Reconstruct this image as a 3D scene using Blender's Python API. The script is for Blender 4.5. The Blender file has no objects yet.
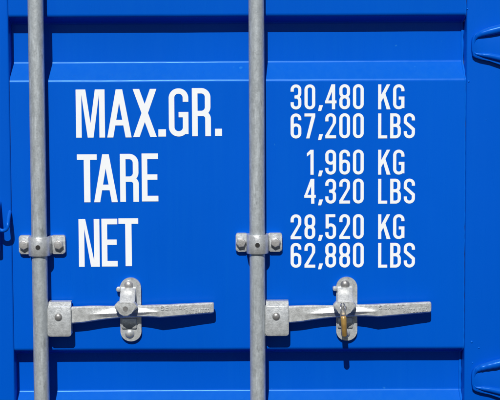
import bpy, bmesh, math, random
import numpy as np
from mathutils import Vector, Matrix, noise

random.seed(7)
SC = bpy.context.scene
COL = SC.collection

# ------------------------------------------------------------------ camera
U = 0.0022                      # metres per photo pixel on the door face
FPX = 1400.0                    # focal length in photo pixels
PITCH = math.radians(4.4)
ROLL = math.radians(0.26)
CZ = 1.40                       # height of the picture centre above the ground
d_ = Vector((0, math.cos(PITCH), -math.sin(PITCH)))
r0 = Vector((1, 0, 0))
u0 = r0.cross(d_)
RIGHT = r0 * math.cos(ROLL) - u0 * math.sin(ROLL)
UP = u0 * math.cos(ROLL) + r0 * math.sin(ROLL)
CAM = Vector((0, 0, CZ)) - d_ * (FPX * U)
cd = bpy.data.cameras.new('camera')
cam = bpy.data.objects.new('camera', cd)
COL.objects.link(cam)
cd.sensor_width = 36.0
cd.lens = 36.0 * FPX / 500.0
cd.clip_start = 0.05
cd.clip_end = 500
rot = Matrix((RIGHT, UP, -d_)).transposed()
cam.matrix_world = Matrix.Translation(CAM) @ rot.to_4x4()
SC.camera = cam

# ------------------------------------------------------------------ light
SUNDIR = Vector((-0.12, -1.0, 0.92)).normalized()      # towards the sun
elev = math.asin(SUNDIR.z)
azim = math.atan2(SUNDIR.x, SUNDIR.y)                  # clockwise from +Y
w = bpy.data.worlds.new('World')
SC.world = w
w.use_nodes = True
nt = w.node_tree
bg = nt.nodes['Background']
sky = nt.nodes.new('ShaderNodeTexSky')
sky.sky_type = 'NISHITA'
sky.sun_disc = False
sky.sun_elevation = elev
sky.sun_rotation = azim
sky.altitude = 300
sky.air_density = 0.45
sky.dust_density = 0.4
sky.ozone_density = 0.3
nt.links.new(sky.outputs[0], bg.inputs[0])
bg.inputs[1].default_value = 0.05
sl = bpy.data.lights.new('sun', 'SUN')
sl.energy = 5.0
sl.angle = math.radians(0.5)
sl.color = (1.0, 0.96, 0.9)
so = bpy.data.objects.new('sun', sl)
COL.objects.link(so)
so.rotation_euler = (-SUNDIR).to_track_quat('-Z', 'Y').to_euler()
so.location = (0, -6, 6)

SC.view_settings.view_transform = 'Standard'
SC.view_settings.look = 'None'
SC.view_settings.exposure = -0.12
SC.view_settings.gamma = 1.0


# ------------------------------------------------------------------ helpers
def at(px, py, d=0.0):
    """photo pixel -> point on the vertical plane d (photo pixels) in front of the door face"""
    v = d_ + RIGHT * ((px - 250.0) / FPX) + UP * ((200.0 - py) / FPX)
    t = (-d * U - CAM.y) / v.y
    return CAM + v * t


class Frame:
    """upright local frame anchored at one photo pixel, measured in photo pixels"""
    def __init__(s, px, py, d=0.0):
        s.px, s.py = px, py
        s.o = at(px, py, d)
        s.k = (at(px + 1, py, d) - s.o).x

    def __call__(s, px, py, d):
        return Vector((s.o.x + (px - s.px) * s.k, -d * U, s.o.z - (py - s.py) * s.k))


def link(name, bm, mat, parent=None, angle=35, smooth=True):
    me = bpy.data.meshes.new(name)
    bmesh.ops.recalc_face_normals(bm, faces=bm.faces)
    bm.to_mesh(me)
    bm.free()
    me.materials.append(mat)
    if smooth:
        for p in me.polygons:
            p.use_smooth = True
        me.set_sharp_from_angle(angle=math.radians(angle))
    o = bpy.data.objects.new(name, me)
    COL.objects.link(o)
    o.parent = parent
    return o


def bevel_edges(bm, edges, off, seg=3):
    bmesh.ops.bevel(bm, geom=list(edges), offset=off, segments=seg, profile=0.5, affect='EDGES',
                    clamp_overlap=True)


def prism(bm, F, pts, d0, d1, bev=0.0, seg=3, sides=None):
    """polygon of photo pixels pushed out from depth d0 (back) to d1 (front); front rim rounded"""
    back = [bm.verts.new(F(x, y, d0)) for x, y in pts]
    front = [bm.verts.new(F(x, y, d1)) for x, y in pts]
    n = len(pts)
    f = bm.faces.new(front)
    bm.faces.new(back[::-1])
    for i in range(n):
        bm.faces.new((front[i], back[i], back[(i + 1) % n], front[(i + 1) % n]))
    if bev:
        bevel_edges(bm, f.edges, bev * U, seg)


def rrect(x0, y0, x1, y1, r, n=5):
    pts = []
    for cx, cy, a in ((x1 - r, y0 + r, -90), (x1 - r, y1 - r, 0), (x0 + r, y1 - r, 90), (x0 + r, y0 + r, 180)):
        for i in range(n + 1):
            t = math.radians(a + 90 * i / n)
            pts.append((cx + r * math.cos(t), cy + r * math.sin(t)))
    return pts


def ngon(cx, cy, r, n, a0=0.0):
    return [(cx + r * math.cos(a0 + 2 * math.pi * i / n), cy + r * math.sin(a0 + 2 * math.pi * i / n)) for i in range(n)]


def dome(bm, F, cx, cy, r, d0, h, n=24, rings=5):
    rows = []
    for j in range(rings):
        t = math.pi / 2 * j / rings
        rr, dd = r * math.cos(t), d0 + h * math.sin(t)
        rows.append([bm.verts.new(F(x, y, dd)) for x, y in ngon(cx, cy, rr, n)])
    tip = bm.verts.new(F(cx, cy, d0 + h))
    for a, b in zip(rows, rows[1:]):
        for i in range(n):
            bm.faces.new((a[i], a[(i + 1) % n], b[(i + 1) % n], b[i]))
    for i in range(n):
        bm.faces.new((rows[-1][i], rows[-1][(i + 1) % n], tip))
    bm.faces.new(rows[0][::-1])


def tube(bm, pts, radii, n=12, flat=1.0):
    """tube along world points; flat squeezes it along Y"""
    rings = []
    for i, p in enumerate(pts):
        a = pts[max(0, i - 1)]
        b = pts[min(len(pts) - 1, i + 1)]
        t = (b - a).normalized()
        side = t.cross(Vector((0, 1, 0)))
        if side.length < 1e-3:
            side = Vector((1, 0, 0))
        side.normalize()
        up = side.cross(t).normalized()
        r = radii[i] if isinstance(radii, (list, tuple)) else radii
        ring = []
        for j in range(n):
            q = 2 * math.pi * j / n
            off = side * (r * math.cos(q)) + up * (r * math.sin(q))
            off.y *= flat
            ring.append(bm.verts.new(p + off))
        rings.append(ring)
    for a, b in zip(rings, rings[1:]):
        for j in range(n):
            bm.faces.new((a[j], a[(j + 1) % n], b[(j + 1) % n], b[j]))
    bm.faces.new(rings[0][::-1])
    bm.faces.new(rings[-1])


def box(bm, x0, x1, y0, y1, z0, z1, bev=0.0, seg=3):
    vs = [bm.verts.new((x, y, z)) for x in (x0, x1) for y in (y0, y1) for z in (z0, z1)]
    fs = []
    for q in ((0, 1, 3, 2), (4, 6, 7, 5), (0, 4, 5, 1), (2, 3, 7, 6), (0, 2, 6, 4), (1, 5, 7, 3)):
        fs.append(bm.faces.new([vs[i] for i in q]))
    bmesh.ops.recalc_face_normals(bm, faces=fs)
    if bev:
        bevel_edges(bm, {e for f in fs for e in f.edges}, bev, seg)


def root(name, label, cat, loc):
    o = bpy.data.objects.new(name, None)
    COL.objects.link(o)
    o.location = loc
    o.empty_display_size = 0.1
    o['label'] = label
    o['category'] = cat
    return o


# ------------------------------------------------------------------ materials
def new_mat(name):
    m = bpy.data.materials.new(name)
    m.use_nodes = True
    n = m.node_tree
    return m, n, n.nodes['Principled BSDF']


def nz(n, scale, detail=4.0, stretch=(1, 1, 1), rough=0.55, off=(0, 0, 0)):
    tc = n.nodes.new('ShaderNodeTexCoord')
    mp = n.nodes.new('ShaderNodeMapping')
    mp.inputs['Scale'].default_value = stretch
    mp.inputs['Location'].default_value = off
    n.links.new(tc.outputs['Object'], mp.inputs['Vector'])
    t = n.nodes.new('ShaderNodeTexNoise')
    t.inputs['Scale'].default_value = scale
    t.inputs['Detail'].default_value = detail
    t.inputs['Roughness'].default_value = rough
    n.links.new(mp.outputs[0], t.inputs['Vector'])
    return t.outputs['Fac']


def ramp(n, fac, stops):
    r = n.nodes.new('ShaderNodeValToRGB')
    el = r.color_ramp.elements
    while len(el) < len(stops):
        el.new(0.5)
    for e, (p, c) in zip(el, stops):
        e.position = p
        e.color = (c[0], c[1], c[2], 1) if isinstance(c, (tuple, list)) else (c, c, c, 1)
    n.links.new(fac, r.inputs[0])
    return r.outputs[0]


def mix(n, fac, a, b, mode='MIX'):
    m = n.nodes.new('ShaderNodeMix')
    m.data_type = 'RGBA'
    m.blend_type = mode
    if isinstance(fac, (int, float)):
        m.inputs[0].default_value = fac
    else:
        n.links.new(fac, m.inputs[0])
    for i, v in ((6, a), (7, b)):
        if isinstance(v, (tuple, list)):
            m.inputs[i].default_value = (v[0], v[1], v[2], 1)
        else:
            n.links.new(v, m.inputs[i])
    return m.outputs[2]


def bump(n, p, h, strength, dist):
    b = n.nodes.new('ShaderNodeBump')
    b.inputs['Strength'].default_value = strength
    b.inputs['Distance'].default_value = dist
    n.links.new(h, b.inputs['Height'])
    n.links.new(b.outputs[0], p.inputs['Normal'])


def paint(name, col, streak=0.10):
    m, n, p = new_mat(name)
    base = mix(n, ramp(n, nz(n, 1.6, 3), [(0.35, 0.0), (0.7, 1.0)]), col, tuple(c * 1.09 for c in col))
    # faint vertical run-off of dust
    st = ramp(n, nz(n, 5.0, 6, (14, 14, 0.5), 0.6), [(0.45, 0.0), (0.8, 1.0)])
    sc = n.nodes.new('ShaderNodeMath'); sc.operation = 'MULTIPLY'; sc.inputs[1].default_value = streak
    n.links.new(st, sc.inputs[0])
    base = mix(n, sc.outputs[0], base, (0.004, 0.14, 0.55))
    # small pale specks of grit
    sp = ramp(n, nz(n, 60.0, 1.0), [(0.80, 0.0), (0.83, 0.3)])
    base = mix(n, sp, base, (0.03, 0.25, 0.60))
    # streaky dust plus a painted-in veil of sky reflection on upward-facing slopes
    ge = n.nodes.new('ShaderNodeNewGeometry')
    sx = n.nodes.new('ShaderNodeSeparateXYZ')
    n.links.new(ge.outputs['True Normal'], sx.inputs[0])
    up = ramp(n, sx.outputs[2], [(0.25, 0.0), (0.7, 1.0)])
    dn = ramp(n, nz(n, 7.0, 6, (10, 10, 0.8), 0.65, (2, 5, 1)), [(0.3, 0.045), (0.7, 0.085)])
    dm = n.nodes.new('ShaderNodeMath'); dm.operation = 'MULTIPLY'
    n.links.new(up, dm.inputs[0]); n.links.new(dn, dm.inputs[1])
    base = mix(n, dm.outputs[0], base, (0.06, 0.30, 0.40))
    n.links.new(base, p.inputs['Base Color'])
    rg = ramp(n, nz(n, 9.0, 5, (4, 4, 0.7)), [(0.3, 0.25), (0.75, 0.34)])
    n.links.new(rg, p.inputs['Roughness'])
    p.inputs['Specular IOR Level'].default_value = 0.28
    p.inputs['Specular Tint'].default_value = (0.24, 0.60, 1.0, 1)
    orange = nz(n, 420.0, 2)
    wave = nz(n, 4.0, 2)
    ad = n.nodes.new('ShaderNodeMath'); ad.operation = 'MULTIPLY_ADD'; ad.inputs[1].default_value = 0.006
    n.links.new(orange, ad.inputs[0]); n.links.new(wave, ad.inputs[2])
    bump(n, p, ad.outputs[0], 0.35, 0.006)
    return m


def zinc(name, dark, light, scale, metallic, rough, stretch=(1, 1, 1), scratch=True, tint=(1, 1, 1)):
    m, n, p = new_mat(name)
    t = lambda v: (v * tint[0], v * tint[1], v * tint[2])
    mid = (dark + light) / 2
    c = ramp(n, nz(n, scale, 6, stretch, 0.65), [(0.32, t(dark)), (0.5, t(mid)), (0.68, t(light))])
    g = ramp(n, nz(n, scale * 5, 3, (1, 1, 0.6)), [(0.3, 0.86), (0.7, 1.08)])
    c = mix(n, 0.8, c, g, 'MULTIPLY')
    if scratch:
        s = ramp(n, nz(n, 30, 3, (5, 5, 0.45), 0.6, (3, 1, 2)), [(0.58, 0.0), (0.68, 0.6)])
        c = mix(n, s, c, t(light * 1.25))
        k = ramp(n, nz(n, 26, 4, (2.2, 2.2, 0.9), 0.6, (9, 4, 1)), [(0.635, 0.0), (0.72, 0.6)])
        c = mix(n, k, c, t(dark * 0.55))
    n.links.new(c, p.inputs['Base Color'])
    p.inputs['Metallic'].default_value = metallic
    rr = ramp(n, nz(n, scale * 1.7, 4), [(0.3, rough - 0.07), (0.7, rough + 0.1)])
    n.links.new(rr, p.inputs['Roughness'])
    bump(n, p, nz(n, scale * 3, 5), 0.3, 0.0012)
    return m


def plain(name, col, rough=0.5, metallic=0.0, scale=60, var=0.15, bmp=0.0004):
    m, n, p = new_mat(name)
    c = ramp(n, nz(n, scale, 5), [(0.3, tuple(v * (1 - var) for v in col)), (0.7, tuple(min(1, v * (1 + var)) for v in col))])
    n.links.new(c, p.inputs['Base Color'])
    p.inputs['Roughness'].default_value = rough
    p.inputs['Metallic'].default_value = metallic
    if bmp:
        bump(n, p, nz(n, scale * 2, 4), 0.3, bmp)
    return m


BLUE = paint('blue_paint', (0.0, 0.084, 0.525))
BLUE_F = paint('blue_frame_paint', (0.0, 0.080, 0.510), 0.05)
WELD = paint('blue_painted_weld', (0.001, 0.10, 0.55), 0.15)
DECAL = plain('white_decal', (0.80, 0.835, 0.87), 0.4, 0.0, 25, 0.02, 0.0)
BARM = zinc('galvanised_tube', 0.42, 0.60, 70, 0.4, 0.38, (1.8, 1.8, 0.7), True, (0.90, 0.99, 1.04))
CAST = zinc('galvanised_forging', 0.48, 0.76, 130, 0.45, 0.36, (1, 1, 1), False, (0.96, 1.0, 1.01))
PLATE = zinc('galvanised_plate', 0.47, 0.70, 110, 0.48, 0.33, (1, 1, 1), False, (0.95, 1.0, 1.03))
RIVET = zinc('dull_steel_rivet', 0.26, 0.40, 90, 0.6, 0.38, (1, 1, 1), False)
BOLT = zinc('zinc_bolt', 0.40, 0.56, 90, 0.55, 0.36, (1, 1, 1), False)
HOLE = plain('dark_hole', (0.02, 0.02, 0.02), 0.8)
BRASS = plain('brass', (0.74, 0.46, 0.14), 0.30, 0.65, 90, 0.2)
CHROME = plain('chrome_wire', (0.62, 0.63, 0.65), 0.2, 0.9, 90, 0.08)
RUBBER = plain('black_rubber', (0.018, 0.018, 0.02), 0.7)

# ------------------------------------------------------------------ the container
box_root = root('shipping_container',
                'blue steel shipping container door with white weight markings and galvanised locking gear',
                'shipping container', (0, 0, 0))

Z0, Z1 = 0.20, 2.62                       # bottom and top of the door leaf
XL = at(11.7, 200, 0).x                   # left and right ends of the corrugated sheet
XR = at(464.3, 200, 0).x
DEP = 18 * U


def fillet(pts, radii, n=7):
    out = []
    for i, p in enumerate(pts):
        r = radii[i]
        if i in (0, len(pts) - 1) or r <= 0:
            out.append(p)
            continue
        p = Vector(p); a = Vector(pts[i - 1]); b = Vector(pts[i + 1])
        u = (a - p).normalized(); v = (b - p).normalized()
        ang = u.angle(v)
        t = min(r / math.tan(ang / 2), 0.45 * (a - p).length, 0.45 * (b - p).length)
        r = t * math.tan(ang / 2)
        c = p + (u + v).normalized() * (r / math.sin(ang / 2))
        s = p + u * t - c
        e = p + v * t - c
        tot = s.angle(e)
        sg = 1 if s.x * e.y - s.y * e.x > 0 else -1
        for k in range(n + 1):
            q = sg * tot * k / n
            out.append((c.x + s.x * math.cos(q) - s.y * math.sin(q), c.y + s.x * math.sin(q) + s.y * math.cos(q)))
    return out


z_edge = at(250, 16.0, 0).z               # upper lip of the trough
z_in = z_edge - 5.5 * U
z_low = at(250, 62.3, -18).z              # inner foot of the sloping face
z_front = at(250, 79.8, 0).z              # front lip of the sloping face
PITCHZ = z_low - at(250, 390.0, -18).z
prof, rad = [(0.0, Z1)], [0]
for k in (-2, -1, 0, 1, 2):
    o = -k * PITCHZ
    if z_edge + o > Z1 - 0.05 or z_front + o < Z0 + 0.05:
        continue
    prof += [(0.0, z_edge + o), (DEP, z_in + o), (DEP, z_low + o), (0.0, z_front + o)]
    rad += [4.0 * U, 2.5 * U, 5.0 * U, 6.5 * U]
prof.append((0.0, Z0)); rad.append(0)
PROFILE = fillet(prof, rad)


def sheet(x0, x1, parent, name='door_panel'):
    bm = bmesh.new()
    nx = 72
    cols = []
    for i in range(nx + 1):
        x = x0 + (x1 - x0) * i / nx
        col = []
        for y, z in PROFILE:
            wob = 0.0003 * noise.noise(Vector((x * 3.1, z * 2.3, 4.0)))
            wz = 0.0005 * noise.noise(Vector((x * 5.0, round(z / 0.16) * 3.7, 1.0))) + 0.0002 * noise.noise(Vector((x * 23.0, round(z / 0.05), 7.0)))
            col.append(bm.verts.new((x, y + wob, z + (wz if Z0 < z < Z1 else 0))))
        cols.append(col)
    for a, b in zip(cols, cols[1:]):
        for j in range(len(a) - 1):
            bm.faces.new((a[j], b[j], b[j + 1], a[j + 1]))
    # returned edges give the sheet its thickness
    T = 0.003
    geom = bmesh.ops.extrude_face_region(bm, geom=bm.faces[:])
    bmesh.ops.translate(bm, vec=(0, T, 0), verts=[v for v in geom['geom'] if isinstance(v, bmesh.types.BMVert)])
    return link(name, bm, BLUE, parent, 50)


panel = sheet(XL, XR, box_root)

# door frame: left and right uprights, top and bottom rails, flush with the sheet
fl0 = at(-16, 200, 0).x
fr1 = at(523, 200, 0).x
bm = bmesh.new()
g = 0.0022
box(bm, fl0, XL - 0.0006, -0.0016, 0.06, Z0 - 0.05, Z1 + 0.05, 0.004, 3)
box(bm, XR + 0.0022, fr1, -0.0016, 0.06, Z0 - 0.05, Z1 + 0.05, 0.0035, 3)
frame = link('door_frame', bm, BLUE_F, box_root)
bm = bmesh.new()
box(bm, XL + 0.001, XR - 0.001, -0.0012, 0.06, Z1 + 0.001, Z1 + 0.06, 0.002, 2)
link('top_rail', bm, BLUE_F, box_root)
bm = bmesh.new()
box(bm, XL + 0.001, XR - 0.001, -0.0012, 0.06, Z0 - 0.06, Z0 - 0.001, 0.002, 2)
link('bottom_rail', bm, BLUE_F, box_root)

# weld beads where the sheet meets the uprights
for xx, amp, rr0 in ((XR + 0.0003, 0.0016, 0.0030), (XL + 0.0004, 0.0005, 0.0011)):
    bm = bmesh.new()
    pts, rr = [], []
    dens = []
    for (y0, z0), (y1, z1) in zip(PROFILE, PROFILE[1:]):
        L = math.hypot(y1 - y0, z1 - z0)
        m_ = max(1, int(L / 0.006))
        for i in range(m_):
            dens.append((y0 + (y1 - y0) * i / m_, z0 + (z1 - z0) * i / m_))
    for y, z in dens:
        q = noise.noise(Vector((z * 70, y * 70, xx * 9)))
        q2 = noise.noise(Vector((z * 9, y * 40, xx * 5 + 3)))
        deep = min(1.0, max(0.0, y / DEP))
        pts.append(Vector((xx - amp * 0.7 * deep + amp * 0.35 * q, y + 0.0012 - 0.0005 * deep, z)))
        rr.append(max(0.0007, rr0 * (0.62 + 0.55 * deep) * (1 + 0.35 * q + 0.3 * q2)))
    # keep the tube's rings square to the path
    tube(bm, pts, rr, 8)
    link('weld_bead', bm, WELD, box_root, 70)

# ------------------------------------------------------------------ right side: hinges and corner post
px1 = at(600, 200, 0).x
bm = bmesh.new()
box(bm, fr1 + 0.016, px1, -0.012, 0.12, Z0 - 0.18, Z1 + 0.16, 0.006, 3)
link('corner_post', bm, BLUE_F, box_root)
bm = bmesh.new()
box(bm, fr1 + 0.001, fr1 + 0.015, 0.012, 0.05, Z0 - 0.05, Z1 + 0.05, 0.003, 2)
link('door_seal', bm, RUBBER, box_root)


def hinge(cy, rough):
    F = Frame(485, cy, 2)
    pts = rrect(471.5, cy - 11, 482, cy + 11, 5.5, 6)
    out = []
    # flared blade: narrow round nose, widening towards the pin
    out = [(526, cy - 25), (526, cy + 28), (500, cy + 18.6), (489, cy + 14.8), (480, cy + 13.0)]
    out += [(475.0, cy + 11.8), (472.4, cy + 9.6), (471.4, cy + 4), (471.2, cy - 3), (471.8, cy - 8), (474.4, cy - 12.2), (480, cy - 15.0)]
    out += [(489, cy - 17.4), (500, cy - 20.0)]
    bm = bmesh.new()
    prism(bm, F, out[::-1], -0.6, 5.4, 1.0, 3)
    # raised rim round the blade
    path = [(526, cy - 21.8), (512, cy - 19.4), (500, cy - 17.0), (489, cy - 14.4), (481, cy - 12.2), (476.6, cy - 9.8), (474.6, cy - 6.6), (473.6, cy - 3),
            (473.2, cy), (473.2, cy + 3.5), (473.8, cy + 6.0), (475.6, cy + 7.8), (480, cy + 8.6), (483, cy + 8.9), (489, cy + 9.8), (500, cy + 12.2),
            (512, cy + 15.6), (526, cy + 20)]
    rad_ = [4.9, 4.8, 4.6, 4.2, 3.4, 2.3, 1.2, 0.7, 0.5, 0.5, 0.7, 1.1, 1.7, 2.3, 2.8, 3.2, 3.6, 4.0]
    # resample
    P, R = [], []
    for i in range(len(path) - 1):
        for k in range(5):
            t = k / 5
            x = path[i][0] * (1 - t) + path[i + 1][0] * t
            y = path[i][1] * (1 - t) + path[i + 1][1] * t
            r = rad_[i] * (1 - t) + rad_[i + 1] * t
            if rough and i < 6:
                r *= 1 + 0.08 * noise.noise(Vector((x * 0.55, y * 0.8, cy)))
            P.append(F(x, y, 4.6 + r * 0.35)); R.append(r * U)
    P.append(F(526, cy + 20, 6.0)); R.append(4.0 * U)
    tube(bm, P, R, 14)
    h = link('hinge', bm, BLUE_F, box_root, 60)
    bm = bmesh.new()
    c = F(532, cy, 4)
    tube(bm, [Vector((c.x, c.y, c.z + 0.05)), Vector((c.x, c.y, c.z - 0.052))], 0.012, 20)
    link('hinge_pin', bm, BLUE_F, h, 40)


hinge(46.2, False)
hinge(379.0, True)
# drops of weld spatter under the paint
for sx_, sy_, sr in ((471.6, 341.8, 1.3), (478.8, 347.6, 1.0), (467.4, 9.0, 0.9), (468.6, 81.5, 1.1), (472.4, 362.5, 0.9), (486.0, 120.0, 0.5)):
    Fs = Frame(sx_, sy_, 0)
    bm = bmesh.new()
    dome(bm, Fs, sx_, sy_, sr, 0.55, sr * 0.7, 12, 4)
    link('weld_spatter', bm, WELD, box_root, 60)

# ------------------------------------------------------------------ left side: gasket, second leaf and the holdback hook
bm = bmesh.new()
box(bm, fl0 - 0.022, fl0 - 0.001, 0.004, 0.05, Z0 - 0.05, Z1 + 0.05, 0.004, 3)
link('door_seal', bm, RUBBER, box_root)
bm = bmesh.new()
x2 = fl0 - 0.023
x1 = x2 - 0.062
box(bm, x1, x2, -0.0016, 0.06, Z0 - 0.05, Z1 + 0.05, 0.004, 3)
link('door_frame', bm, BLUE_F, box_root)
sheet(x1 - 0.62, x1 - 0.001, box_root)

F = Frame(4, 228, 13)
bm = bmesh.new()
path = []
for (x, y, d) in ((8.0, 213, 0.5), (8.1, 216, 7), (8.3, 220, 13), (8.4, 223.5, 15.5)):
    path.append((x, y, d))
for i in range(11):
    a = math.pi * i / 10
    path.append((3.3 + 5.1 * math.cos(a), 225.6 + 4.8 * math.sin(a), 16.5))
path += [(-1.9, 222, 15.5), (-2.2, 214, 11), (-2.4, 206, 5), (-2.5, 203, 0.5)]
tube(bm, [F(*p) for p in path], 1.95 * U, 12)
prism(bm, F, rrect(-7.5, 224.5, -0.8, 252.5, 2.0, 4), 8.5, 11.5, 0.7, 2)
tube(bm, [F(-4.5, 236, -0.5), F(-4.5, 236, 9)], 2.4 * U, 12)
link('holdback_hook', bm, BLUE_F, box_root, 60)

# ------------------------------------------------------------------ locking bars
BAR_D = 13.0
BAR_R = 7.75 * U
bars = []
for px in (38.7, 257.1):
    c = at(px, 200, BAR_D)
    bm = bmesh.new()
    n = 48
    rings = []
    nz_ = 40
    for i in range(nz_ + 1):
        z = (Z0 - 0.06) + (Z1 - Z0 + 0.12) * i / nz_
        rings.append([bm.verts.new((c.x + BAR_R * math.cos(2 * math.pi * k / n), c.y + BAR_R * math.sin(2 * math.pi * k / n), z)) for k in range(n)])
    for a, b in zip(rings, rings[1:]):
        for k in range(n):
            bm.faces.new((a[k], a[(k + 1) % n], b[(k + 1) % n], b[k]))
    bm.faces.new(rings[0][::-1]); bm.faces.new(rings[-1])
    bars.append(link('locking_bar', bm, BARM, box_root, 40))
    bars[-1].data.update()


# ------------------------------------------------------------------ bar guides
def guide(px, py, turn):
    F = Frame(px, py, 8)            # px,py: middle of the saddle
    bm = bmesh.new()
    # lugs: one flat plate each side
    prism(bm, F, rrect(px - 21.5, py - 9.6, px - 9.6, py + 9.2, 2.4), 0.1, 5.0, 0.9, 3)
    prism(bm, F, rrect(px + 10.6, py - 9.6, px + 25.0, py + 9.2, 2.4), 0.1, 5.0, 0.9, 3)
    # saddle: band wrapped over the bar
    ro, ri = 10.9, 8.1
    prof2 = []
    m = 26
    cen = (px + 0.3, BAR_D)
    outer = [(cen[0] - ro - 0.6, 1.0)] + [(cen[0] - ro * math.cos(math.pi * i / m), BAR_D + (ro - 0.6) * math.sin(math.pi * i / m)) for i in range(m + 1)] + [(cen[0] + ro + 0.6, 1.0)]
    inner = [(cen[0] - ri, 1.0)] + [(cen[0] - ri * math.cos(math.pi * i / m), BAR_D + ri * math.sin(math.pi * i / m)) for i in range(m + 1)] + [(cen[0] + ri, 1.0)]
    top, bot = py - 9.0, py + 9.9
    rows = []
    for (a, b) in zip(outer, inner):
        rows.append([bm.verts.new(F(a[0], top + 0.7, a[1] - 0.15)), bm.verts.new(F(a[0] * 0.93 + b[0] * 0.07, top, a[1] - 0.6)), bm.verts.new(F(b[0], top, b[1])),
                     bm.verts.new(F(b[0], bot, b[1])), bm.verts.new(F(a[0] * 0.93 + b[0] * 0.07, bot, a[1] - 0.6)), bm.verts.new(F(a[0], bot - 0.7, a[1] - 0.15))])
    for r1, r2 in zip(rows, rows[1:]):
        for j in range(6):
            bm.faces.new((r1[j], r1[(j + 1) % 6], r2[(j + 1) % 6], r2[j]))
    bm.faces.new(rows[0]); bm.faces.new(rows[-1][::-1])
    gobj = link('bar_guide', bm, PLATE, box_root, 40)
    for bx in (px - 16.2, px + 18.4):
        bm = bmesh.new()
        prism(bm, F, ngon(bx, py - 0.2, 5.0, 6, turn + (0.52 if bx < px else 0.3)), 5.0, 9.4, 0.9, 3)
        link('bolt', bm, BOLT, gobj, 40)
    bm = bmesh.new()
    prism(bm, F, ngon(px + 0.2, py + 0.6, 2.3, 20), 22.9 - 0.4, 23.45, 0.0)
    link('grease_hole', bm, HOLE, gobj)
    return gobj


guide(39.9, 245.2, 0.0)
guide(257.2, 242.9, 0.38)


# ------------------------------------------------------------------ handles
def loft(bm, F, secs):
    """secs: list of rings of (px, py, d)"""
    rings = [[bm.verts.new(F(*p)) for p in s] for s in secs]
    n = len(rings[0])
    for a, b in zip(rings, rings[1:]):
        for j in range(n):
            bm.faces.new((a[j], a[(j + 1) % n], b[(j + 1) % n], b[j]))
    bm.faces.new(rings[0][::-1]); bm.faces.new(rings[-1])


def hsec(x, t, b, f, k, ridge=0.0, c=1.3, inset=0.0):
    t += inset; b -= inset; f -= inset; k += inset
    m = (t + b) / 2
    q = 0.04 + 0.33 * min(1.0, ridge / 5.5)
    return [(x, t, k + c), (x, t, f - c), (x, t + c, f), (x, m - q * (b - t), f), (x, m + 0.03 * (b - t), f + ridge * 0.46), (x, m + q * (b - t), f),
            (x, b - c, f), (x, b, f - c), (x, b, k + c), (x, b - c, k), (x, t + c, k)]


HANDLE = [  # x, top, bottom, front depth, back depth, ridge
    (52, 308, 323.6, 11.6, 5, 0), (72, 306.9, 323.8, 12.6, 6, 0), (84, 306.4, 322.8, 12.6, 6, 0), (90, 306.2, 321.8, 12.6, 6, 0.2), (97, 306.2, 320.8, 12.4, 6, 2.6),
    (106, 306.4, 319.6, 12.4, 6, 4.6), (117, 306.4, 318.4, 12.8, 6.5, 6.2), (127, 306.2, 317.6, 13.5, 7, 6.6), (138, 305.8, 317, 14.5, 7.5, 5.6),
    (148, 305.2, 316.8, 16.0, 8.5, 3.4), (156, 304.9, 317.0, 17.6, 9.5, 1.2), (160, 304.7, 317.3, 18.2, 10, 0), (166, 304.5, 316.9, 18.0, 10, 0), (180, 304.0, 315.9, 17, 9.5, 0),
    (198, 303.4, 314.6, 15.4, 8.4, 0), (212.4, 303.0, 313.7, 14.2, 7.4, 0)]


def make_handle():
    F = Frame(128, 310, 13)
    bm = bmesh.new()
    secs = [hsec(*h) for h in HANDLE]
    secs.append(hsec(213.6, 303.0, 313.6, 14.1, 7.5, 0, 1.3, 0.45))
    secs.append(hsec(214.0, 303.0, 313.6, 14.1, 7.5, 0, 1.3, 1.3))
    loft(bm, F, secs)
    return link('door_handle', bm, CAST, box_root, 28), F


# ------------------------------------------------------------------ lettering: outlines from signed fields
def f_rect(x0, y0, x1, y1):
    return lambda X, Y: np.maximum(np.maximum(x0 - X, X - x1), np.maximum(y0 - Y, Y - y1))


def f_rr(x0, y0, x1, y1, r):
    r = max(0.0, min(r, (x1 - x0) / 2, (y1 - y0) / 2))
    cx, cy, hx, hy = (x0 + x1) / 2, (y0 + y1) / 2, (x1 - x0) / 2 - r, (y1 - y0) / 2 - r

    def f(X, Y):
        qx, qy = np.abs(X - cx) - hx, np.abs(Y - cy) - hy
        return np.hypot(np.maximum(qx, 0), np.maximum(qy, 0)) + np.minimum(np.maximum(qx, qy), 0) - r
    return f


def f_poly(*pts):
    a = sum(p[0] * q[1] - q[0] * p[1] for p, q in zip(pts, pts[1:] + pts[:1]))
    if a < 0:
        pts = pts[::-1]

    def f(X, Y):
        d = None
        for (x0, y0), (x1, y1) in zip(pts, pts[1:] + pts[:1]):
            L = math.hypot(x1 - x0, y1 - y0)
            e = ((y1 - y0) * (X - x0) - (x1 - x0) * (Y - y0)) / L
            d = e if d is None else np.maximum(d, e)
        return d
    return f


def U_(*fs):
    return lambda X, Y: np.minimum.reduce([f(X, Y) for f in fs])


def S_(a, *bs):
    return lambda X, Y: np.maximum.reduce([a(X, Y)] + [-b(X, Y) for b in bs])


def I_(a, b):
    return lambda X, Y: np.maximum(a(X, Y), b(X, Y))


def ring(x0, y0, x1, y1, s, k=0.98):
    r = (x1 - x0) / 2 * k
    sx = s
    sy = s * 0.95
    return S_(f_rr(x0, y0, x1, y1, r), f_rr(x0 + sx, y0 + sy, x1 - sx, y1 - sy, max(0.2 * s, r - s)))


def bowl(w, y0, y1, s):
    r = min((y1 - y0) / 2, w * 0.5)
    return I_(S_(f_rr(-w, y0, w, y1, r), f_rr(-w, y0 + s * .95, w - s, y1 - s * .95, max(0.2 * s, r - s))), f_rect(0, y0, w, y1))


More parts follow.
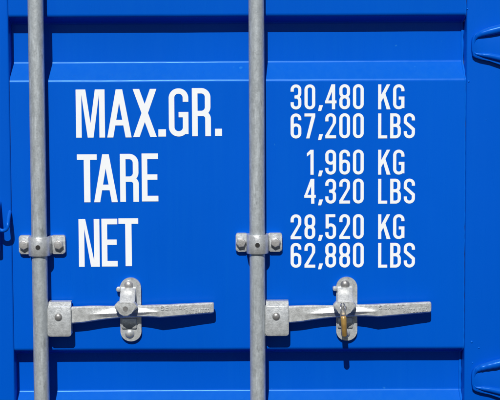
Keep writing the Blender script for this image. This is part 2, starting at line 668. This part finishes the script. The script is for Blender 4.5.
def glyph(ch, w, h, s):
    H = h / 2
    if ch == '0' or ch == 'O':
        return ring(0, 0, w, h, s)
    if ch == '1':
        return U_(f_rect(w - s, 0, w, h), f_poly((w - s, h), (0, .86 * h), (0, .73 * h), (w - s, .84 * h)))
    if ch == '2':
        top = S_(I_(ring(0, .42 * h, w, h, s), f_rect(-1, .68 * h, w + 1, h + 1)))
        return U_(top, f_poly((w - s, .69 * h), (w, .69 * h), (w * .985, .60 * h), (w - s * 1.12, .58 * h)), f_poly((w * .985, .605 * h), (w - s * 1.12, .585 * h), (0, s * .9), (s * 1.12, s * .9)), f_rect(0, s * .5, s, s * 1.05), f_rect(0, 0, w, s * .95))
    if ch == '3':
        cut = f_rect(-1, .29 * h, w * .42, .715 * h)
        return U_(S_(U_(ring(0, H - s * .45, w, h, s), ring(0, 0, w, H + s * .45, s)), cut), f_rect(w * .36, H - s * .45, w * .6, H + s * .45))
    if ch == '4':
        x = w * .60
        return U_(f_rect(x, 0, x + s, h), f_rect(0, .24 * h, w, .24 * h + s * .9),
                  f_poly((x + s * .5, h), (x - s * .15, h), (0, .24 * h + s * .5), (s * 1.0, .24 * h + s * .9), (x + s * .5, h * .86)))
    if ch == '5':
        low = S_(ring(0, 0, w, .63 * h, s), f_rect(-1, .28 * h, w * .5, .46 * h))
        return U_(f_rect(w * .06, h - s * .95, w * .93, h), f_rect(w * .03, .43 * h, w * .03 + s, h), S_(low, f_rect(-1, .46 * h, s * .9, .7 * h)))
    if ch == '6':
        return U_(S_(ring(0, 0, w, h, s), f_rect(w * .5, .3 * h, w + 1, .73 * h)), ring(0, 0, w, .60 * h, s))
    if ch == '9':
        g6 = glyph('6', w, h, s)
        return lambda X, Y: g6(w - X, h - Y)
    if ch == '7':
        return U_(f_rect(0, h - s * .95, w, h), f_poly((w - s * 1.05, h - s * .5), (w, h - s * .5), (w, h - s), (.30 * w + s * .55, 0), (.30 * w - s * .5, 0)))
    if ch == '8':
        return U_(ring(0, H - s * .45, w, h, s), ring(0, 0, w, H + s * .45, s))
    if ch == ',':
        return f_poly((w * .25, s * 1.25), (w, s * 1.25), (w * .62, -s * .6), (0, -s * .6))
    if ch == '.':
        return f_rect(0, 0, w, s * 1.3)
    if ch in 'GC':
        b = S_(ring(0, 0, w, h, s), f_rect(w * .5, (.3 if ch == 'C' else .5) * h, w + 1, .72 * h))
        if ch == 'C':
            return b
        return U_(b, f_rect(w - s, .05 * h, w, .51 * h), f_rect(w * .5, .51 * h - s * .95, w, .51 * h))
    if ch == 'S':
        up = S_(I_(ring(0, .40 * h, w, h, s), f_rect(-1, .655 * h, w + 1, h + 1)), f_rect(w * .5, .5 * h, w + 1, .715 * h))
        lo = S_(I_(ring(0, 0, w, .60 * h, s), f_rect(-1, -1, w + 1, .345 * h)), f_rect(-1, .285 * h, w * .5, .5 * h))
        return U_(up, lo, f_poly((0, .67 * h), (s, .67 * h), (w, .39 * h), (w, .33 * h), (w - s, .33 * h), (0, .61 * h)))
    if ch == 'R':
        m = .47 * h
        leg = I_(S_(f_rr(-w, -h, w, m + s * .5, w * .42), f_rr(-w, -h, w - s, m - s * .45, max(.1, w * .42 - s))), f_rect(0, 0, w, m + s * .5))
        return U_(f_rect(0, 0, s, h), bowl(w * .985, m - s * .45, h, s), leg)
    if ch == 'P':
        return U_(f_rect(0, 0, s, h), bowl(w, .44 * h, h, s))
    if ch == 'D':
        return U_(f_rect(0, 0, s, h), bowl(w, 0, h, s))
    if ch == 'B':
        return U_(f_rect(0, 0, s, h), bowl(w * .96, H - s * .3, h, s), bowl(w, 0, H + s * .6, s))
    if ch == 'L':
        return U_(f_rect(0, 0, s, h), f_rect(0, 0, w, s * .95))
    if ch == 'E':
        return U_(f_rect(0, 0, s, h), f_rect(0, 0, w, s), f_rect(0, h - s, w, h), f_rect(0, H - s * .4, w * .95, H + s * .55))
    if ch == 'T':
        return U_(f_rect(0, h - s * .98, w, h), f_rect(w / 2 - s * .56, 0, w / 2 + s * .56, h))
    if ch == 'N':
        return U_(f_rect(0, 0, s, h), f_rect(w - s, 0, w, h), f_poly((.19 * w, h), (.32 * w, h), (.79 * w, 0), (.58 * w, 0)))
    if ch == 'M':
        return U_(f_rect(0, 0, s, h), f_rect(w - s, 0, w, h), f_poly((.17 * w, h), (.335 * w, h), (.57 * w, 0), (.40 * w, 0)),
                  f_poly((.83 * w, h), (.665 * w, h), (.43 * w, 0), (.60 * w, 0)))
    if ch == 'A':
        a = s * .58
        outer = f_poly((0, 0), (w / 2 - a, h), (w / 2 + a, h), (w, 0))
        l = f_poly((0, 0), (w / 2 - a, h), (w / 2 + a * .75, h), (s * 1.08, 0))
        r = f_poly((w, 0), (w / 2 + a, h), (w / 2 - a * .75, h), (w - s * 1.08, 0))
        return U_(l, r, I_(outer, f_rect(0, .25 * h, w, .25 * h + s)))
    if ch == 'X':
        a = s * 1.16
        return U_(f_poly((0, h), (a, h), (w, 0), (w - a, 0)), f_poly((w, h), (w - a, h), (0, 0), (a, 0)))
    if ch == 'K':
        return U_(f_rect(0, 0, s, h), f_poly((w - s * 1.2, h), (w * .97, h), (s, .30 * h), (s * .5, .30 * h), (s * .5, .47 * h)),
                  f_poly((w, 0), (w - s * 1.22, 0), (w * .40, .50 * h), (w * .40 + s * .6, .68 * h)))
    raise ValueError(ch)


def contours(f, w, h, s, step):
    pad = 4 * step
    x = np.arange(-pad, w + pad + step, step) + step * 0.137
    y = np.arange(-s - pad, h + pad + step, step) + step * 0.211
    X, Y = np.meshgrid(x, y)
    V = f(X, Y)
    V[V == 0] = 1e-9
    ins = V < 0
    code = ins[:-1, :-1] * 1 + ins[:-1, 1:] * 2 + ins[1:, 1:] * 4 + ins[1:, :-1] * 8
    nxt, P = {}, {}

    def ept(kind, i, j):
        if kind == 0:
            a, b = V[i, j], V[i, j + 1]; t = a / (a - b); return (x[j] + t * step, y[i])
        a, b = V[i, j], V[i + 1, j]; t = a / (a - b); return (x[j], y[i] + t * step)
    for i, j in zip(*np.nonzero((code > 0) & (code < 15))):
        c = int(code[i, j])
        B, R, T, L = (0, i, j), (1, i, j + 1), (0, i + 1, j), (1, i, j)
        seg = {1: [(L, B)], 2: [(B, R)], 3: [(L, R)], 4: [(R, T)], 5: [(L, B), (R, T)], 6: [(B, T)], 7: [(L, T)], 8: [(T, L)], 9: [(T, B)],
               10: [(B, R), (T, L)], 11: [(T, R)], 12: [(R, L)], 13: [(R, B)], 14: [(B, L)]}[c]
        for a, b in seg:
            nxt[a] = b
            P[a] = ept(*a); P[b] = ept(*b)
    loops = []
    while nxt:
        a = next(iter(nxt))
        lp = []
        while a in nxt:
            lp.append(P[a]); a = nxt.pop(a)
        loops.append(simplify(lp, step * 0.10))
    return [l for l in loops if len(l) > 2]


def simplify(pts, tol):
    """closed Douglas-Peucker"""
    n = len(pts)
    if n < 5:
        return pts
    A = np.array(pts)
    far = int(np.argmax(np.hypot(*(A - A[0]).T)))

    def dp(i, j):
        seg = A[i:j + 1]
        if len(seg) < 3:
            return [i]
        v = seg[-1] - seg[0]
        L = math.hypot(*v)
        if L < 1e-9:
            dist = np.hypot(*(seg - seg[0]).T)
        else:
            dist = np.abs(v[0] * (seg[:, 1] - seg[0, 1]) - v[1] * (seg[:, 0] - seg[0, 0])) / L
        k = int(np.argmax(dist))
        if dist[k] < tol:
            return [i]
        return dp(i, i + k) + dp(i + k, j)
    A = np.vstack([A, A[0]])
    idx = dp(0, far) + dp(far, n)
    return [tuple(A[i]) for i in idx]


def lettering(name, items, h, s, put, thick, mat, parent, step):
    """items: (char, x0, x1, y_base); put(x, y) -> world xz on the face; returns one mesh for one line"""
    cu = bpy.data.curves.new(name, 'CURVE')
    cu.dimensions = '2D'
    cu.fill_mode = 'BOTH'
    cu.extrude = thick / 2
    for ch, x0, x1, yb in items:
        for lp in contours(glyph(ch, x1 - x0, h, s), x1 - x0, h, s, step):
            sp = cu.splines.new('POLY')
            sp.points.add(len(lp) - 1)
            for p, (a, b) in zip(sp.points, lp):
                X, Z = put(x0 + a, yb - b)
                p.co = (X, Z, 0, 1)
            sp.use_cyclic_u = True
    tmp = bpy.data.objects.new(name, cu)
    COL.objects.link(tmp)
    dg = bpy.context.evaluated_depsgraph_get()
    me = bpy.data.meshes.new_from_object(tmp.evaluated_get(dg))
    bpy.data.objects.remove(tmp)
    bpy.data.curves.remove(cu)
    me.name = name
    me.materials.clear()
    me.materials.append(mat)
    o = bpy.data.objects.new(name, me)
    COL.objects.link(o)
    o.parent = parent
    return o


def marking(items, h, s, py_mid):
    x0 = items[0][1]; x1 = items[-1][2]
    F = Frame((x0 + x1) / 2, py_mid, 0)

    def put(x, y):
        v = F(x, y, 0)
        return v.x, v.z
    o = lettering('lettering', items, h, s, put, 0.00012, DECAL, panel, 0.11 if h < 30 else 0.16)
    o.rotation_euler = (math.radians(90), 0, 0)
    o.location = (0, -0.0005, 0)
    return o


HL, SL = 48.0, 5.6
marking([('M', 75.9, 104.8, 137.3), ('A', 107.0, 131.4, 137.3), ('X', 132.9, 156.6, 137.0), ('.', 158.2, 165.8, 136.6),
         ('G', 168.8, 188.4, 136.6), ('R', 192.0, 210.8, 136.4), ('.', 214.9, 221.9, 136.3)], HL, SL, 113.2)
marking([('T', 77.2, 97.0, 202.2), ('A', 93.9, 117.6, 202.2), ('R', 120.1, 138.8, 201.9), ('E', 141.8, 158.2, 201.6)], HL, SL, 178)
marking([('N', 78.8, 99.6, 266.8), ('E', 101.7, 117.5, 266.6), ('T', 118.7, 138.4, 266.3)], HL, SL, 242.6)

SLOTS = [290.6, 304.5, 318.0, 325.3, 339.3, 353.0]
HR, SR = 24.9, 3.15


def row(num, unit, ybase):
    its = []
    k = 6 - len(num)
    for i, ch in enumerate(num):
        x = SLOTS[k + i]
        if ch == ',':
            its.append((ch, x, x + 5.0, ybase - 0.2))
        elif ch == '1':
            its.append((ch, 306.9, 313.6, ybase))
        elif ch == '4':
            its.append((ch, x - 0.2, x + 11.2, ybase))
        else:
            its.append((ch, x, x + 10.7, ybase))
    marking(its, HR, SR, ybase - 12)
    if unit == 'KG':
        its = [('K', 378.1, 390.5, ybase), ('G', 393.1, 404.4, ybase)]
    else:
        its = [('L', 378.1, 387.2, ybase), ('B', 390.2, 400.8, ybase), ('S', 403.8, 414.9, ybase)]
    marking(its, HR, SR, ybase - 12)


row('30,480', 'KG', 109.3)
row('67,200', 'LBS', 138.3)
row('1,960', 'KG', 174.6)
row('4,320', 'LBS', 203.6)
row('28,520', 'KG', 239.1)
row('62,880', 'LBS', 267.6)


# ------------------------------------------------------------------ locking gear, built once at the left bar
gear = []
handle, FH = make_handle()
gear.append(handle)


def emboss(text, x0, x1, ytop, h, s):
    n = len(text)
    pitch = (x1 - x0) / n
    w_ = pitch * 0.74
    its = [(c, x0 + i * pitch, x0 + i * pitch + (w_ if c != '.' else s), 0.0) for i, c in enumerate(text)]
    o = lettering('embossed_lettering', its, h, s, lambda x, y: (x * FH.k, -y * FH.k), 1.3 * U, CAST, handle, 0.1)
    # lay the line on the sloping grip face
    i0 = (160, 304.7, 18.2); i1 = (212.4, 303.0, 14.2)

    def face(x, y):
        t = (x - i0[0]) / (i1[0] - i0[0])
        return (x, y + (i1[1] - i0[1]) * t, i0[2] + (i1[2] - i0[2]) * t)
    a = FH(*face(0, ytop + h)); b = FH(*face(10, ytop + h)); 
    ex = (b - a).normalized()
    ez = (FH(0, 0, 0) - FH(0, 1, 0)).normalized()
    ey = ez.cross(ex).normalized()
    ez = ex.cross(ey).normalized()
    m = Matrix((ex, ez, -ey)).transposed().to_4x4()
    m.translation = a - ey * 0.0002
    o.matrix_local = m
    return o


emboss('SEALOC', 161.6, 188.5, 305.4 - 304.7 + 304.7 + 0.0, 4.3, 0.85)
emboss('PATENTED', 186.0, 211.5, 305.4 + 4.6, 3.8, 0.8)

# clamp block on the bar
FB = Frame(60, 318, 14)
bm = bmesh.new()
pts_ = rrect(47.6, 306.2, 71.4, 336.6, 3.0, 4)
prism(bm, FB, pts_, 2.5, 16.0, 0.55, 2)
# sloping shoulder on top
loft(bm, FB, [[(x, 301.6, 8.0), (x, 302.0, 11.2), (x, 306.8, 15.6), (x, 309, 15.2), (x, 309, 4), (x, 301.6, 4)] for x in (48.6, 71.0)])
loft(bm, FB, [[(46.4, y, 8.5), (46.4, y, 13.0), (49.5, y, 15.2), (49.5, y, 8.5)] for y in (306.0, 336.4)])
block = link('handle_bracket', bm, PLATE, box_root, 35)
gear.append(block)
bm = bmesh.new()
dome(bm, FB, 58.6, 316.8, 3.9, 15.9, 2.3)
link('rivet', bm, RIVET, block, 60)

# keeper plate
FK = Frame(130.5, 309, 4)
bm = bmesh.new()
prism(bm, FK, rrect(120.2, 277.6, 141.2, 341.6, 10.2, 10), 0.1, 4.2, 1.2, 3)
# raised middle channel below the handle
prism(bm, FK, rrect(121.6, 318, 136.6, 328.5, 1.2, 3), 4.0, 6.4, 0.8, 2)
# small side stop
prism(bm, FK, rrect(116.6, 286.6, 121.6, 291.2, 1.8, 4), 1.0, 7.0, 0.7, 2)
keeper = link('keeper_plate', bm, PLATE, box_root, 35)
gear.append(keeper)
bm = bmesh.new()
dome(bm, FK, 129.4, 333.4, 4.9, 4.1, 3.4)
link('rivet', bm, PLATE, keeper, 60)

# swinging catch over the handle
FC = Frame(128, 304, 14)
bm = bmesh.new()
prof3 = [(288.6, 3.8), (290.0, 6.6), (292.5, 8.0), (296.5, 11.5), (300.2, 15.6), (303.0, 18.0), (306, 20.5)]
secs = []
for i, (y, d) in enumerate(prof3):
    hw = 7.3 + 0.6 * i / 6
    cx = 127.9 - 0.7 * i / 6
    secs.append([(cx - hw, y, d - 2.6), (cx - hw, y, d + 0.9), (cx - hw + 1.0, y, d + 1.8), (cx, y - 0.2, d + 1.6), (cx + hw - 1.0, y, d + 1.8), (cx + hw, y, d + 0.9), (cx + hw, y, d - 2.6)])
loft(bm, FC, secs)
hx, hy = 126.6, 308.2
prism(bm, FC, [(hx - 11.4, hy - 4.2), (hx - 8.0, hy - 7.8), (hx - 4.0, hy - 5.4), (hx + 4.5, hy - 5.4), (hx + 8.4, hy - 7.6), (hx + 11.4, hy - 3.6), (hx + 11.0, hy - 1.0), (hx + 5.6, hy + 3.8),
               (hx + 2.4, hy + 7.4), (hx - 2.6, hy + 7.6), (hx - 6.2, hy + 4.2), (hx - 10.8, hy - 0.6)], 17.2, 23.2, 1.7, 3)
catch = link('handle_catch', bm, CAST, box_root, 40)
gear.append(catch)
bm = bmesh.new()
dome(bm, FK, 129.0, 284.8, 4.6, 4.1, 3.6)
link('rivet', bm, BOLT, keeper, 60)
bm = bmesh.new()
prism(bm, FC, ngon(hx - 0.4, hy - 0.8, 2.6, 20), 22.6, 23.4, 0.0)
link('eyelet', bm, RIVET, catch)

# the same gear on the right bar
dx = at(257.45, 310, BAR_D).x - at(40.0, 310, BAR_D).x
dz = -0.3 * U
for o in list(gear):
    c = o.copy()
    COL.objects.link(c)
    c.parent = box_root
    c.location = (dx, 0, dz)
    for ch in list(o.children):
        q = ch.copy()
        COL.objects.link(q)
        q.parent = c
        if ch.data.materials[0] == BOLT:      # the right-hand keeper has a duller rivet
            q.material_slots[0].link = 'OBJECT'
            q.material_slots[0].material = RIVET

# ------------------------------------------------------------------ padlock on the right catch
FP = Frame(344, 318, 24)
lock = root('padlock', 'small brass cylinder lock hanging by its chrome loop from the right-hand door handle catch', 'padlock', FP(344, 336, 24))


def own(o):
    o.parent = lock
    o.matrix_parent_inverse = Matrix.Translation(-lock.location)
    return o


bm = bmesh.new()
a = FP(343.2, 315.8, 27.6); b = FP(344.5, 336.6, 25.0)
dirv = (b - a)
P = [a, a + dirv * 0.015, a + dirv * 0.06, a + dirv * 0.94, a + dirv * 0.985, b]
R = [x * U for x in (1.9, 2.5, 2.95, 2.95, 2.5, 1.8)]
tube(bm, P, R, 28)
own(link('lock_body', bm, BRASS, None, 50))
bm = bmesh.new()
path = [(340.6, 317, 27.4), (340.4, 311, 27.4), (340.4, 307.5, 27.2)]
for i in range(1, 8):
    t = math.pi * i / 8
    path.append((342.6 - 2.2 * math.cos(t), 307.0 - 4.0 * math.sin(t), 26.9 - 4.5 * math.sin(t)))
path += [(344.8, 307.5, 27.2), (345.0, 311, 27.4), (345.4, 317, 27.4)]
tube(bm, [FP(*p) for p in path], 0.8 * U, 12)
own(link('lock_shackle', bm, CHROME, None, 60))
